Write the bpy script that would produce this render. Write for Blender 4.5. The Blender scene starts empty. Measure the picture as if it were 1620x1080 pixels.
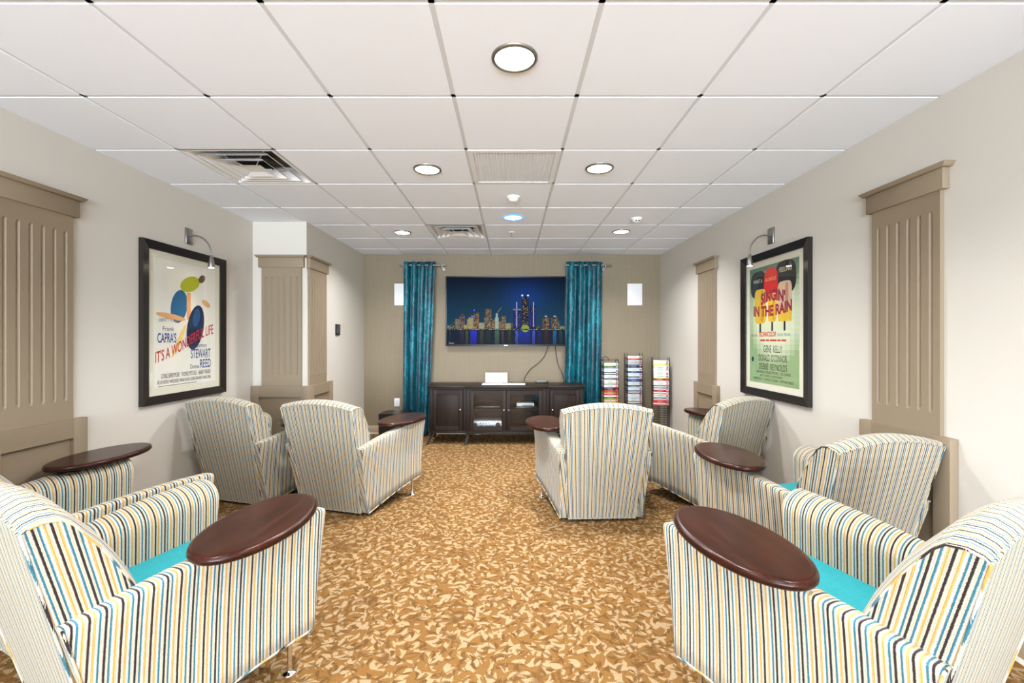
import bpy, bmesh, math, random
from math import sin, cos, pi, radians, sqrt
from mathutils import Vector, Matrix
random.seed(7)
SC = bpy.context.scene
COL = SC.collection

# ------------------------------------------------------------------ helpers
def lin(r, g, b):
    f = lambda c: (c/255/12.92) if c/255 <= .04045 else ((c/255+.055)/1.055)**2.4
    return (f(r), f(g), f(b), 1)

def tag(o, label=None, cat=None, group=None, kind=None):
    if label: o['label'] = label
    if cat: o['category'] = cat
    if group: o['group'] = group
    if kind: o['kind'] = kind
    return o

def empty(name, loc=(0, 0, 0), rz=0):
    o = bpy.data.objects.new(name, None)
    o.empty_display_size = .1
    COL.objects.link(o)
    o.location = loc
    o.rotation_euler = (0, 0, rz)
    return o

class MB:
    """collects faces, builds one mesh object"""
    def __init__(s):
        s.v = []; s.f = []; s.uv = []; s.mi = []; s.sm = []; s.col = []
    def add(s, verts, faces, uvs=None, mi=0, smooth=False, col=None):
        o = len(s.v)
        s.v += [tuple(p) for p in verts]
        for f in faces:
            s.f.append([o+i for i in f])
            s.uv.append([uvs[i] for i in f] if uvs else [(verts[i][0], verts[i][1]) for i in f])
            s.mi.append(mi); s.sm.append(smooth); s.col.append(col or (1, 1, 1, 1))
    def box(s, x0, x1, y0, y1, z0, z1, mi=0, bev=0, M=None, uvm=None):
        if x0 > x1: x0, x1 = x1, x0
        if y0 > y1: y0, y1 = y1, y0
        if z0 > z1: z0, z1 = z1, z0
        c = [(x, y, z) for z in (z0, z1) for y in (y0, y1) for x in (x0, x1)]
        s.hexa(c, mi, bev, M)
    def hexa(s, c, mi=0, bev=0, M=None, seg=2, smooth=None):
        """8 corners in order z,y,x"""
        fs = [(0, 2, 3, 1), (4, 5, 7, 6), (0, 1, 5, 4), (2, 6, 7, 3), (0, 4, 6, 2), (1, 3, 7, 5)]
        if bev > 0:
            bm = bmesh.new()
            vs = [bm.verts.new(p) for p in c]
            for f in fs: bm.faces.new([vs[i] for i in f])
            bmesh.ops.bevel(bm, geom=bm.edges[:], offset=bev, segments=seg, profile=.5, affect='EDGES')
            bm.verts.index_update()
            V = [v.co.copy() for v in bm.verts]; F = [[v.index for v in f.verts] for f in bm.faces]
            N = [f.normal.copy() for f in bm.faces]
            bm.free()
        else:
            V = [Vector(p) for p in c]; F = fs; N = None
        if M: V = [M @ p for p in V]
        o = len(s.v); s.v += [tuple(p) for p in V]
        for k, f in enumerate(F):
            a, b, cc = V[f[0]], V[f[1]], V[f[2]]
            n = (b-a).cross(cc-a)
            ax = max(range(3), key=lambda i: abs(n[i]))
            u = []
            for i in f:
                p = V[i]
                u.append((p.y, p.z) if ax == 0 else ((p.x, p.z) if ax == 1 else (p.x, p.y)))
            s.f.append([o+i for i in f]); s.uv.append(u); s.mi.append(mi)
            s.sm.append(bev > 0 if smooth is None else smooth); s.col.append((1, 1, 1, 1))
    def lathe(s, prof, n=24, c=(0, 0, 0), mi=0, axis='Z', smooth=True, cap=True, M=None):
        """prof: list of (r, h)"""
        V = []
        for r, h in prof:
            for k in range(n):
                a = 2*pi*k/n
                p = (r*cos(a), r*sin(a), h)
                if axis == 'Y': p = (p[0], p[2], p[1])
                if axis == 'X': p = (p[2], p[0], p[1])
                p = Vector((p[0]+c[0], p[1]+c[1], p[2]+c[2]))
                V.append(M @ p if M else p)
        F = []
        for i in range(len(prof)-1):
            for k in range(n):
                F.append((i*n+k, i*n+(k+1) % n, (i+1)*n+(k+1) % n, (i+1)*n+k))
        s.add(V, F, mi=mi, smooth=smooth)
        if cap:
            if prof[0][0] > 1e-6: s.add(V[:n], [tuple(range(n))[::-1]], mi=mi)
            if prof[-1][0] > 1e-6: s.add(V[-n:], [tuple(range(n))], mi=mi)
    def tube(s, pts, r, n=8, mi=0, closed=False, cap=True):
        pts = [Vector(p) for p in pts]; m = len(pts); V = []
        up = None
        for i, p in enumerate(pts):
            a = pts[(i-1) % m] if (closed or i > 0) else p
            b = pts[(i+1) % m] if (closed or i < m-1) else p
            t = (b-a).normalized()
            if up is None:
                up = Vector((0, 0, 1)) if abs(t.z) < .9 else Vector((1, 0, 0))
            x = t.cross(up).normalized(); up = x.cross(t).normalized()
            rr = r[i] if isinstance(r, (list, tuple)) else r
            for k in range(n):
                q = 2*pi*k/n
                V.append(p + x*rr*cos(q) + up*rr*sin(q))
        F = []
        for i in range(m if closed else m-1):
            j = (i+1) % m
            for k in range(n):
                F.append((i*n+k, i*n+(k+1) % n, j*n+(k+1) % n, j*n+k))
        s.add(V, F, mi=mi, smooth=True)
        if cap and not closed:
            s.add(V[:n], [tuple(range(n))], mi=mi); s.add(V[-n:], [tuple(range(n))[::-1]], mi=mi)
    def quad(s, x0, x1, z0, z1, y, col, mi=0):
        s.add([(x0, y, z0), (x1, y, z0), (x1, y, z1), (x0, y, z1)], [(0, 1, 2, 3)], mi=mi, col=col)
    def poly(s, pts, y, col, mi=0):
        s.add([(p[0], y, p[1]) for p in pts], [tuple(range(len(pts)))], mi=mi, col=col)
    def build(s, name, mats, parent=None, recalc=True, colors=False, weld=False):
        me = bpy.data.meshes.new(name)
        me.from_pydata(s.v, [], s.f)
        if not isinstance(mats, (list, tuple)): mats = [mats]
        for m in mats: me.materials.append(m)
        uvl = me.uv_layers.new(name='UVMap')
        i = 0
        for p, u in zip(me.polygons, s.uv):
            for q in u:
                uvl.data[i].uv = q; i += 1
        for p, mi, sm in zip(me.polygons, s.mi, s.sm):
            p.material_index = mi; p.use_smooth = sm
        if colors:
            ca = me.color_attributes.new('Col', 'FLOAT_COLOR', 'CORNER')
            i = 0
            for f, c in zip(s.f, s.col):
                for _ in f:
                    ca.data[i].color = c; i += 1
        if recalc:
            bm = bmesh.new(); bm.from_mesh(me)
            bmesh.ops.recalc_face_normals(bm, faces=bm.faces[:])
            bm.to_mesh(me); bm.free()
        o = bpy.data.objects.new(name, me)
        COL.objects.link(o)
        if parent: o.parent = parent
        return o

# ------------------------------------------------------------------ node material helpers
class NT:
    def __init__(s, name):
        s.m = bpy.data.materials.new(name); s.m.use_nodes = True
        s.t = s.m.node_tree; s.n = s.t.nodes; s.l = s.t.links
        s.b = s.n['Principled BSDF']; s.out = s.n['Material Output']
    def new(s, typ, **kw):
        n = s.n.new(typ)
        for k, v in kw.items(): setattr(n, k, v)
        return n
    def link(s, a, b): s.l.new(a, b)
    def val(s, x, inp):
        if hasattr(x, 'is_output'): s.l.new(x, inp)
        else: inp.default_value = x
    def math(s, op, a, b=0.0, c=None, clamp=False):
        n = s.new('ShaderNodeMath', operation=op); n.use_clamp = clamp
        s.val(a, n.inputs[0]); s.val(b, n.inputs[1])
        if c is not None: s.val(c, n.inputs[2])
        return n.outputs[0]
    def mix(s, fac, a, b):
        n = s.new('ShaderNodeMix', data_type='RGBA')
        s.val(fac, n.inputs[0]); s.val(a, n.inputs[6]); s.val(b, n.inputs[7])
        return n.outputs[2]
    def mulmix(s, fac, a, b):
        n = s.new('ShaderNodeMix', data_type='RGBA', blend_type='MULTIPLY')
        s.val(fac, n.inputs[0]); s.val(a, n.inputs[6]); s.val(b, n.inputs[7])
        return n.outputs[2]
    def coord(s, which='Object'): return s.new('ShaderNodeTexCoord').outputs[which]
    def noise(s, vec, scale, detail=2, rough=.5, dist=0):
        n = s.new('ShaderNodeTexNoise'); n.inputs['Scale'].default_value = scale
        n.inputs['Detail'].default_value = detail; n.inputs['Roughness'].default_value = rough
        n.inputs['Distortion'].default_value = dist
        if vec is not None: s.link(vec, n.inputs['Vector'])
        return n
    def ramp(s, fac, stops, interp='LINEAR'):
        n = s.new('ShaderNodeValToRGB'); n.color_ramp.interpolation = interp
        e = n.color_ramp.elements
        while len(e) < len(stops): e.new(.5)
        for q, (p, c) in zip(e, stops): q.position = p; q.color = c
        s.link(fac, n.inputs[0]); return n.outputs[0]
    def mapping(s, vec, scale=(1, 1, 1), rot=(0, 0, 0), loc=(0, 0, 0)):
        n = s.new('ShaderNodeMapping'); s.link(vec, n.inputs[0])
        n.inputs['Scale'].default_value = scale; n.inputs['Rotation'].default_value = rot
        n.inputs['Location'].default_value = loc
        return n.outputs[0]
    def bump(s, h, strength=.3, dist=.002):
        n = s.new('ShaderNodeBump'); n.inputs['Strength'].default_value = strength
        n.inputs['Distance'].default_value = dist
        s.link(h, n.inputs['Height']); s.link(n.outputs[0], s.b.inputs['Normal'])
    def set(s, **kw):
        for k, v in kw.items():
            s.val(v, s.b.inputs[k.replace('_', ' ')])
        return s

def plain(name, col, rough=.5, metal=0, spec=None, bump=None, var=0.0, vscale=8):
    t = NT(name)
    t.set(Roughness=rough, Metallic=metal)
    co = t.coord()
    if var:
        nz = t.noise(co, vscale, 3)
        c2 = tuple(x*(1-var) for x in col[:3])+(1,)
        t.link(t.mix(nz.outputs[0], col, c2), t.b.inputs['Base Color'])
    else:
        t.b.inputs['Base Color'].default_value = col
    if spec is not None: t.b.inputs['Specular IOR Level'].default_value = spec
    if bump:
        nz = t.noise(co, bump[0], 3); t.bump(nz.outputs[0], bump[1], bump[2])
    return t.m

def emit(name, col, strength):
    t = NT(name)
    t.b.inputs['Base Color'].default_value = (0, 0, 0, 1)
    t.b.inputs['Emission Color'].default_value = col
    t.b.inputs['Emission Strength'].default_value = strength
    return t.m

# --- materials
def mk_wallpaint(name, col, amt=.04):
    t = NT(name); co = t.coord()
    nz = t.noise(co, 1.3, 2)
    c2 = tuple(x*(1-amt) for x in col[:3])+(1,)
    t.link(t.mix(nz.outputs[0], col, c2), t.b.inputs['Base Color'])
    t.set(Roughness=.62)
    f = t.noise(co, 260, 2); t.bump(f.outputs[0], .12, .001)
    return t.m
M_wall = mk_wallpaint('wall_paint_cream', lin(195, 190, 181))
def mk_backwall():
    t = NT('wallcovering_tan'); co = t.coord()
    a = t.noise(t.mapping(co, (4, 4, 260)), 1, 2); b = t.noise(t.mapping(co, (240, 240, 3)), 1, 2)
    s_ = t.math('ADD', a.outputs[0], b.outputs[0])
    f = t.math('SUBTRACT', s_, .5, clamp=True)
    t.link(t.mix(f, lin(114, 102, 81), lin(134, 121, 98)), t.b.inputs['Base Color'])
    t.set(Roughness=.6); t.bump(s_, .15, .001)
    return t.m
M_back = mk_backwall()
M_trim = mk_wallpaint('trim_paint_taupe', lin(130, 115, 94), .03)
M_ceil = plain('ceiling_tile_white', lin(235, 240, 250), .85, bump=(420, .25, .001))
M_grid = plain('ceiling_grid_white', lin(212, 214, 218), .5)
M_white = plain('white_plastic', lin(232, 232, 230), .4)
M_whitegloss = plain('white_metal_enamel', lin(228, 229, 230), .35)
M_dark = plain('duct_dark', lin(70, 68, 62), .6)
M_black = plain('black_plastic', lin(14, 14, 15), .35)
M_blackmat = plain('black_dust_cloth', lin(18, 17, 16), .9)
M_chrome = plain('chrome', lin(225, 225, 228), .08, 1)
M_nickel = plain('brushed_nickel', lin(150, 148, 145), .3, 1)
M_frame = plain('poster_frame_black', lin(26, 20, 18), .3)
M_mat = plain('poster_mat_cream', lin(222, 218, 200), .7)
M_paper = plain('white_paper', lin(240, 240, 238), .6)
M_baseb = plain('baseboard_tan', lin(182, 165, 138), .5)
M_baseline = plain('baseboard_cap_white', lin(226, 222, 212), .5)
M_wire = plain('rack_wire_black', lin(28, 25, 24), .4, .6)

def mk_carpet():
    t = NT('carpet_leaf'); co = t.coord()
    warp = t.noise(co, 7, 2)
    wv = t.new('ShaderNodeVectorMath', operation='MULTIPLY_ADD')
    t.link(warp.outputs['Color'], wv.inputs[0]); wv.inputs[1].default_value = (.05, .05, 0); t.link(co, wv.inputs[2])
    base = wv.outputs[0]
    def leaves(scale, a, b, off, curve, lo=0., hi=1.):
        mp = t.mapping(base, (scale, scale, 1), (0, 0, off), (off*3.1, off*1.7, 0))
        fl = t.new('ShaderNodeSeparateXYZ'); t.link(mp, fl.inputs[0])
        cb = t.new('ShaderNodeCombineXYZ'); t.link(fl.outputs[0], cb.inputs[0]); t.link(fl.outputs[1], cb.inputs[1])
        vo = t.new('ShaderNodeTexVoronoi', voronoi_dimensions='2D'); vo.inputs['Scale'].default_value = 1
        vo.inputs['Randomness'].default_value = .75
        t.link(cb.outputs[0], vo.inputs['Vector'])
        d = t.new('ShaderNodeVectorMath', operation='SUBTRACT'); t.link(cb.outputs[0], d.inputs[0]); t.link(vo.outputs['Position'], d.inputs[1])
        sc = t.new('ShaderNodeSeparateColor'); t.link(vo.outputs['Color'], sc.inputs[0])
        ang = t.math('MULTIPLY', sc.outputs[0], 6.283)
        vr = t.new('ShaderNodeVectorRotate', rotation_type='Z_AXIS'); t.link(d.outputs[0], vr.inputs['Vector']); t.link(ang, vr.inputs['Angle'])
        s3 = t.new('ShaderNodeSeparateXYZ'); t.link(vr.outputs[0], s3.inputs[0])
        x, y = s3.outputs[0], s3.outputs[1]
        x2 = t.math('MULTIPLY', x, x)
        yy = t.math('ADD', y, t.math('MULTIPLY', x2, curve))
        # leaf: |y| < b*(1-(x/a)^2)
        w = t.math('MULTIPLY', t.math('SUBTRACT', 1, t.math('MULTIPLY', x2, 1/(a*a))), b)
        e = t.math('SUBTRACT', w, t.math('ABSOLUTE', yy))
        return t.math('MULTIPLY', e, 22, clamp=True)
    L = [leaves(14.5, .52, .17, .0, .9), leaves(17, .50, .16, .9, -1.1), leaves(16, .5, .17, 2.1, .8), leaves(13, .54, .15, 3.7, -.7), leaves(14, .5, .18, 5.1, 1.0), leaves(15, .5, .14, 4.4, -.9)]
    vv = t.new('ShaderNodeTexVoronoi', voronoi_dimensions='2D', feature='SMOOTH_F1'); vv.inputs['Scale'].default_value = 4.2
    wv2 = t.noise(base, 4, 1)
    fr_ = t.math('ABSOLUTE', t.math('SUBTRACT', wv2.outputs[0], .5))
    vine = t.math('SUBTRACT', 1, t.math('MULTIPLY', fr_, 60), clamp=True)
    gold, gold2, beige = lin(126, 92, 49), lin(102, 72, 38), lin(160, 137, 104)
    c = t.mix(L[0], gold, beige)
    c = t.mix(L[2], c, beige)
    c = t.mix(L[1], c, gold2)
    c = t.mix(L[4], c, beige)
    c = t.mix(L[3], c, gold)
    c = t.mix(t.math('MULTIPLY', L[5], .8), c, gold2)
    c = t.mix(t.math('MULTIPLY', vine, .8), c, gold2)
    f = t.noise(co, 330, 2, .8)
    sp = t.ramp(f.outputs[0], [(.36, (.30, .26, .22, 1)), (.46, (.95, .95, .95, 1)), (.6, (1.0, 1.0, 1.0, 1)), (.7, (1.4, 1.36, 1.3, 1))])
    c = t.mulmix(1, c, sp)
    lg = t.noise(co, 1.1, 2)
    c = t.mulmix(.35, c, t.ramp(lg.outputs[0], [(.35, (.8, .74, .68, 1)), (.65, (1, 1, 1, 1))]))
    t.link(c, t.b.inputs['Base Color'])
    t.set(Roughness=1.0); t.b.inputs['Specular IOR Level'].default_value = .1
    f2 = t.noise(co, 300, 2); t.bump(f2.outputs[0], .7, .006)
    return t.m
M_carpet = mk_carpet()

def mk_stripe():
    t = NT('stripe_upholstery'); uv = t.coord('UV')
    s3 = t.new('ShaderNodeSeparateXYZ'); t.link(uv, s3.inputs[0])
    # woven wobble
    zz = t.math('SINE', t.math('MULTIPLY', s3.outputs[1], 2*pi/.0042))
    nz = t.noise(t.mapping(uv, (300, 260, 1)), 1, 2)
    wob = t.math('ADD', t.math('MULTIPLY', zz, .0006), t.math('MULTIPLY', t.math('SUBTRACT', nz.outputs[0], .5), .004))
    u = t.math('ADD', s3.outputs[0], wob)
    fr = t.math('FRACT', t.math('MULTIPLY', t.math('ADD', u, 10.0), 1/.073))
    W, W2 = lin(176, 168, 150), lin(184, 180, 170)
    B, T, G = lin(38, 26, 26), lin(42, 98, 114), lin(172, 140, 78)
    seq = [(0, B), (.08, W), (.155, T), (.225, W2), (.315, G), (.395, W), (.50, B), (.58, W), (.655, G), (.735, W2), (.82, T), (.89, W)]
    c = t.ramp(fr, seq, 'CONSTANT')
    # light speckle yarn
    n2 = t.noise(t.mapping(uv, (420, 300, 1)), 1, 2)
    sp = t.ramp(n2.outputs[0], [(.3, (.62, .60, .58, 1)), (.5, (1, 1, 1, 1)), (.72, (1.15, 1.15, 1.15, 1))])
    c = t.mulmix(.8, c, sp)
    t.link(c, t.b.inputs['Base Color']); t.set(Roughness=.92); t.b.inputs['Specular IOR Level'].default_value = .2
    t.b.inputs['Sheen Weight'].default_value = .15
    rib = t.math('SINE', t.math('MULTIPLY', s3.outputs[0], 2*pi/.0046))
    h = t.math('ADD', t.math('MULTIPLY', rib, .5), n2.outputs[0])
    t.bump(h, .5, .0012)
    return t.m
M_stripe = mk_stripe()

def mk_teal():
    t = NT('teal_seat_fabric'); co = t.coord()
    a = t.noise(t.mapping(co, (30, 300, 100)), 1, 3)
    t.link(t.mix(a.outputs[0], lin(4, 112, 122), lin(26, 146, 152)), t.b.inputs['Base Color'])
    t.set(Roughness=.75); t.bump(a.outputs[0], .2, .001)
    return t.m
M_teal = mk_teal()

def mk_velvet():
    t = NT('teal_crushed_velvet'); co = t.coord()
    a = t.noise(t.mapping(co, (7, 7, 1.6)), 1, 4, .6, .6)
    b = t.noise(t.mapping(co, (46, 46, 14)), 1, 3, .6, 1.6)
    f = t.math('MULTIPLY', t.math('ADD', a.outputs[0], b.outputs[0]), .5)
    t.link(t.ramp(f, [(.36, lin(0, 20, 34)), (.5, lin(0, 58, 76)), (.6, lin(4, 122, 136)), (.72, lin(40, 176, 184))]), t.b.inputs['Base Color'])  # crushed nap tones; fold shade and streak highlights painted into the ramp
    t.set(Roughness=.36); t.b.inputs['Sheen Weight'].default_value = .25
    t.b.inputs['Sheen Tint'].default_value = lin(40, 170, 185)
    t.bump(f, .8, .012)
    return t.m
M_velvet = mk_velvet()

def mk_wood(name, c1, c2, rough, scale=(1.2, 28, 28), coat=0):
    t = NT(name); co = t.coord()
    a = t.noise(t.mapping(co, scale), 1, 5, .6, .4)
    b = t.noise(t.mapping(co, tuple(x*6 for x in scale)), 1, 3, .6)
    f = t.math('ADD', t.math('MULTIPLY', a.outputs[0], .7), t.math('MULTIPLY', b.outputs[0], .3))
    t.link(t.ramp(f, [(.35, c1), (.65, c2)]), t.b.inputs['Base Color'])
    t.set(Roughness=rough); t.b.inputs['Specular IOR Level'].default_value = .2; t.b.inputs['Coat Weight'].default_value = coat
    t.b.inputs['Coat Roughness'].default_value = .12
    t.bump(b.outputs[0], .06, .001)
    return t.m
M_tablet = mk_wood('tablet_mahogany', lin(26, 8, 4), lin(54, 23, 12), .25, (26, 2.0, 26), 0)
M_console = mk_wood('console_walnut', lin(22, 15, 11), lin(42, 30, 23), .5, (60, 60, 3.), 0)
M_consoleH = mk_wood('console_walnut_long', lin(22, 15, 11), lin(42, 30, 23), .4, (3, 60, 60), 0)

def mk_glass():
    t = NT('clear_glass')
    g = t.new('ShaderNodeBsdfGlossy'); g.inputs['Roughness'].default_value = .015
    tr = t.new('ShaderNodeBsdfTransparent'); tr.inputs[0].default_value = (.985, .99, .99, 1)
    ge = t.new('ShaderNodeNewGeometry')
    d = t.new('ShaderNodeVectorMath', operation='DOT_PRODUCT'); t.link(ge.outputs['Incoming'], d.inputs[0]); t.link(ge.outputs['Normal'], d.inputs[1])
    k = t.math('SUBTRACT', 1, t.math('ABSOLUTE', d.outputs['Value']), clamp=True)
    f = t.math('ADD', .04, t.math('MULTIPLY', t.math('POWER', k, 5), .96))
    mx = t.new('ShaderNodeMixShader')
    t.link(f, mx.inputs[0]); t.link(tr.outputs[0], mx.inputs[1]); t.link(g.outputs[0], mx.inputs[2])
    t.link(mx.outputs[0], t.out.inputs['Surface'])
    return t.m
M_glass = mk_glass()

def mk_vcol(name, strength=None, rough=.6):
    t = NT(name); a = t.new('ShaderNodeVertexColor'); a.layer_name = 'Col'
    if strength is None:
        t.link(a.outputs[0], t.b.inputs['Base Color']); t.set(Roughness=rough)
    else:
        t.b.inputs['Base Color'].default_value = (.001, .001, .001, 1)
        t.link(a.outputs[0], t.b.inputs['Emission Color']); t.b.inputs['Emission Strength'].default_value = strength
        t.set(Roughness=.3); t.b.inputs['Specular IOR Level'].default_value = .02
    return t.m
M_print = mk_vcol('printed_ink')
M_screen = mk_vcol('lit_screen_pixels', .55)
M_lens = emit('lamp_lens_glow', (1, .98, .95, 1), 12)
M_bluering = emit('blue_glow_ring', lin(60, 150, 255), 1.6)
M_bulb = emit('spot_bulb_glow', (1, .85, .6, 1), 40)

# ------------------------------------------------------------------ dimensions
CH = 2.54            # ceiling
CAM = 1.34
XL, XR, XB = -2.64, 2.12, -2.09   # left wall, right wall, projecting left wall
YB, YF, YS = 6.24, -5.2, 4.49     # TV wall, wall behind the camera, step of left wall

# ------------------------------------------------------------------ shell
def struct(o): return tag(o, kind='structure')
m = MB(); m.box(XL-.3, XR+.3, YF-.3, YB+.3, -.12, 0)
struct(m.build('floor', M_carpet))
m = MB(); m.box(XL-.2, XL, YF-.2, YS+.2, 0, CH+.1); m.box(XL, XB, YS, YS+.2, 0, CH+.1); m.box(XB-.2, XB, YS+.2, YB+.2, 0, CH+.1)
struct(m.build('wall_left', M_wall))
m = MB(); m.box(XR, XR+.2, YF-.2, YB+.2, 0, CH+.1)
struct(m.build('wall_right', M_wall))
m = MB(); m.box(XB, XR, YB, YB+.2, 0, CH+.1)
struct(m.build('wall_back', M_back))
# wall behind the camera with two windows
WIN = [(-2.45, -.40), (-.12, 1.93)]; WZ0, WZ1 = .45, 2.40
m = MB()
xs = [XL, WIN[0][0], WIN[0][1], WIN[1][0], WIN[1][1], XR]
for a, b in ((0, 1), (2, 3), (4, 5)): m.box(xs[a], xs[b], YF-.2, YF, 0, CH+.1)
for a, b in WIN:
    m.box(a, b, YF-.2, YF, 0, WZ0); m.box(a, b, YF-.2, YF, WZ1, CH+.1)
struct(m.build('wall_front', M_wall))
for i, (a, b) in enumerate(WIN):
    m = MB()
    for x in (a, (a+b)/2, b-.05): m.box(x, x+.05, YF-.12, YF-.06, WZ0, WZ1)
    for z in (WZ0, WZ1-.05, (WZ0+WZ1)/2): m.box(a+.05, b-.05, YF-.115, YF-.065, z, z+.05)
    w = struct(m.build('window_%d' % (i+1), M_white))
    m = MB(); m.box(a+.02, b-.02, YF-.095, YF-.09, WZ0+.02, WZ1-.02); m.build('pane', M_glass, w)

# ceiling with a lay-in grid: tiles hang 8 mm below the tee bars
GX = [XL]+[-2.115+.61*k for k in range(8) if -2.115+.61*k < XR-.02]+[XR]
GY = [YF]+[2.173+.61*k for k in range(-12, 7)]+[YB]
VENTS = [(-2.115+.305, 2.783+.305), (-.895+.305, 4.613+.305)]
GRILLE = (-.285+.305, 2.783+.305)
cans = [(.015, 1.874), (-.591, 3.10), (.62, 3.08), (-1.22, 4.93), (1.226, 4.89), (.02, 4.32), (-1.2, .65), (1.23, .65), (.015, -.6), (-1.2, -1.8), (1.23, -1.8), (.015, -3.0), (-1.2, -4.2), (1.23, -4.2)]
m = MB()
m.box(XL-.2, XR+.2, YF-.2, YB+.2, CH+.15, CH+.25, mi=0)
hole = lambda cx, cy: any(abs(cx-a) < .1 and abs(cy-b) < .1 for a, b in VENTS+[GRILLE])
for i in range(len(GX)-1):
    for j in range(len(GY)-1):
        x0, x1, y0, y1 = GX[i], GX[i+1], GY[j], GY[j+1]
        if hole((x0+x1)/2, (y0+y1)/2): continue
        m.box(x0+(.011 if i else 0), x1-(.011 if i < len(GX)-2 else 0), y0+.011, y1-.011, CH, CH+.03, bev=0)
for x in GX[1:-1]: m.box(x-.012, x+.012, YF, YB, CH+.005, CH+.03, mi=1)
for y in GY[1:-1]: m.box(XL, XR, y-.012, y+.012, CH+.005, CH+.03, mi=1)
struct(m.build('ceiling', [M_ceil, M_grid]))

# baseboards
def baseboard(name, x0, x1, y0, y1):
    m = MB(); m.box(x0, x1, y0, y1, .02, .115, 0, .003)
    dx = (x1-x0) < (y1-y0)
    m.box(x0-(.004 if dx and name.endswith('right') else 0), x1+(.004 if dx and name.endswith('left') else 0), y0-(0 if dx else .004), y1, 0, .02, 1)
    struct(m.build(name, [M_baseb, M_baseline]))
baseboard('baseboard_back', XB+.012, XR-.012, YB-.012, YB)
baseboard('baseboard_right', XR-.012, XR, YF, 2.07)
baseboard('baseboard_right', XR-.012, XR, 2.64, 4.44)
baseboard('baseboard_right', XR-.012, XR, 5.0, YB)
baseboard('baseboard_left', XL, XL+.012, 2.69, YS-.04)
baseboard('baseboard_left', XL, XL+.012, YF, 2.15)
baseboard('baseboard_left', XB, XB+.012, 5.06, YB)

# ------------------------------------------------------------------ pilasters (local: x along wall, -y outwards)
def pilaster(n, loc, rz, base=(-.272, .272), btop=.865):
    root = tag(empty('trim_%d' % n, loc, rz), kind='structure')
    # fluted shaft
    hw, D, gd = .203, .022, .008
    fl = [(-2.5+k)*.0625 for k in range(6)]
    X = [(-hw, 0)]
    for c in fl: X += [(c-.010, 0), (c-.005, .8), (c, 1), (c+.005, .8), (c+.010, 0)]
    X += [(hw, 0)]
    Z = [(btop-.02, 0), (.975, 0), (.99, 1), (1.962, 1), (1.977, 0), (2.08, 0)]
    V = []; F = []
    for z, gz in Z:
        for x, gx in X: V.append((x, -D+gd*gx*gz, z))
    nx = len(X)
    for j in range(len(Z)-1):
        for i in range(nx-1): F.append((j*nx+i, j*nx+i+1, (j+1)*nx+i+1, (j+1)*nx+i))
    m = MB(); m.add(V, F)
    m.add([(-hw, 0, btop-.02), (-hw, -D, btop-.02), (-hw, -D, 2.08), (-hw, 0, 2.08)], [(0, 1, 2, 3)])
    m.add([(hw, 0, btop-.02), (hw, -D, btop-.02), (hw, -D, 2.08), (hw, 0, 2.08)], [(0, 3, 2, 1)])
    m.build('fluted_shaft', M_trim, root, recalc=False)
    m = MB(); m.box(-.23, .23, -.036, 0, 2.07, 2.172, bev=.002)
    m.hexa([(-.245, -.05, 2.172), (.245, -.05, 2.172), (-.245, 0, 2.172), (.245, 0, 2.172), (-.262, -.06, 2.194), (.262, -.06, 2.194), (-.262, 0, 2.194), (.262, 0, 2.194)], bev=.002)
    m.build('capital', M_trim, root)
    b0, b1 = base; T = .042
    m = MB()
    st = .085 if b1-b0 > .5 else .085
    m.box(b0, b0+st, -T, 0, 0, btop, bev=.0015); m.box(b1-st, b1, -T, 0, 0, btop, bev=.0015)
    m.box(b0+st-.001, b1-st+.001, -T+.0003, 0, btop-.11, btop-.0003, bev=.0)
    m.box(b0+st-.001, b1-st+.001, -T+.0003, 0, 0, .18, bev=.0)
    m.box(b0+st-.001, b1-st+.001, -T+.022, 0, .18, btop-.11)
    m.build('panelled_base', M_trim, root)
    return root
pilaster(1, (XL, 2.425, 0), pi/2)
pilaster(2, (-2.336, YS, 0), 0, (-.304, .246+.042))
pilaster(3, (XB, 4.727, 0), pi/2, (-.237, .33))
pilaster(4, (XR, 4.73, 0), -pi/2)
pilaster(5, (XR, 2.352, 0), -pi/2)

# ------------------------------------------------------------------ text helper
def text_mesh(body, size_z, width=None, bold=0.0, shear=0, font=None):
    cu = bpy.data.curves.new('t', 'FONT'); cu.body = body; cu.size = 1; cu.offset = bold; cu.shear = shear
    cu.resolution_u = 3
    ob = bpy.data.objects.new('t', cu); COL.objects.link(ob)
    dg = bpy.context.evaluated_depsgraph_get(); dg.update()
    me = bpy.data.meshes.new_from_object(ob.evaluated_get(dg))
    V = [v.co.copy() for v in me.vertices]; F = [tuple(p.vertices) for p in me.polygons]
    bpy.data.objects.remove(ob); bpy.data.curves.remove(cu); bpy.data.meshes.remove(me)
    if not V: return [], []
    x0 = min(v.x for v in V); x1 = max(v.x for v in V)
    # cap height of the default font is about .7
    sz = size_z/.7
    sx = (width/(x1-x0)) if width else sz
    return [((v.x-x0)*sx, v.y*sz) for v in V], F

def put_text(m, body, x, z, h, w, y, col, bold=.0, warp=None, shear=0):
    V, F = text_mesh(body, h, w, bold, shear)
    if not V: return
    P = []
    for a, b in V:
        px, pz = x+a, z+b
        if warp: px, pz = warp(px, pz, a/(w or 1))
        P.append((px, y, pz))
    m.add(P, F, col=col)

def serifs(body):  # not needed with the built-in face
    return body

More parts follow.
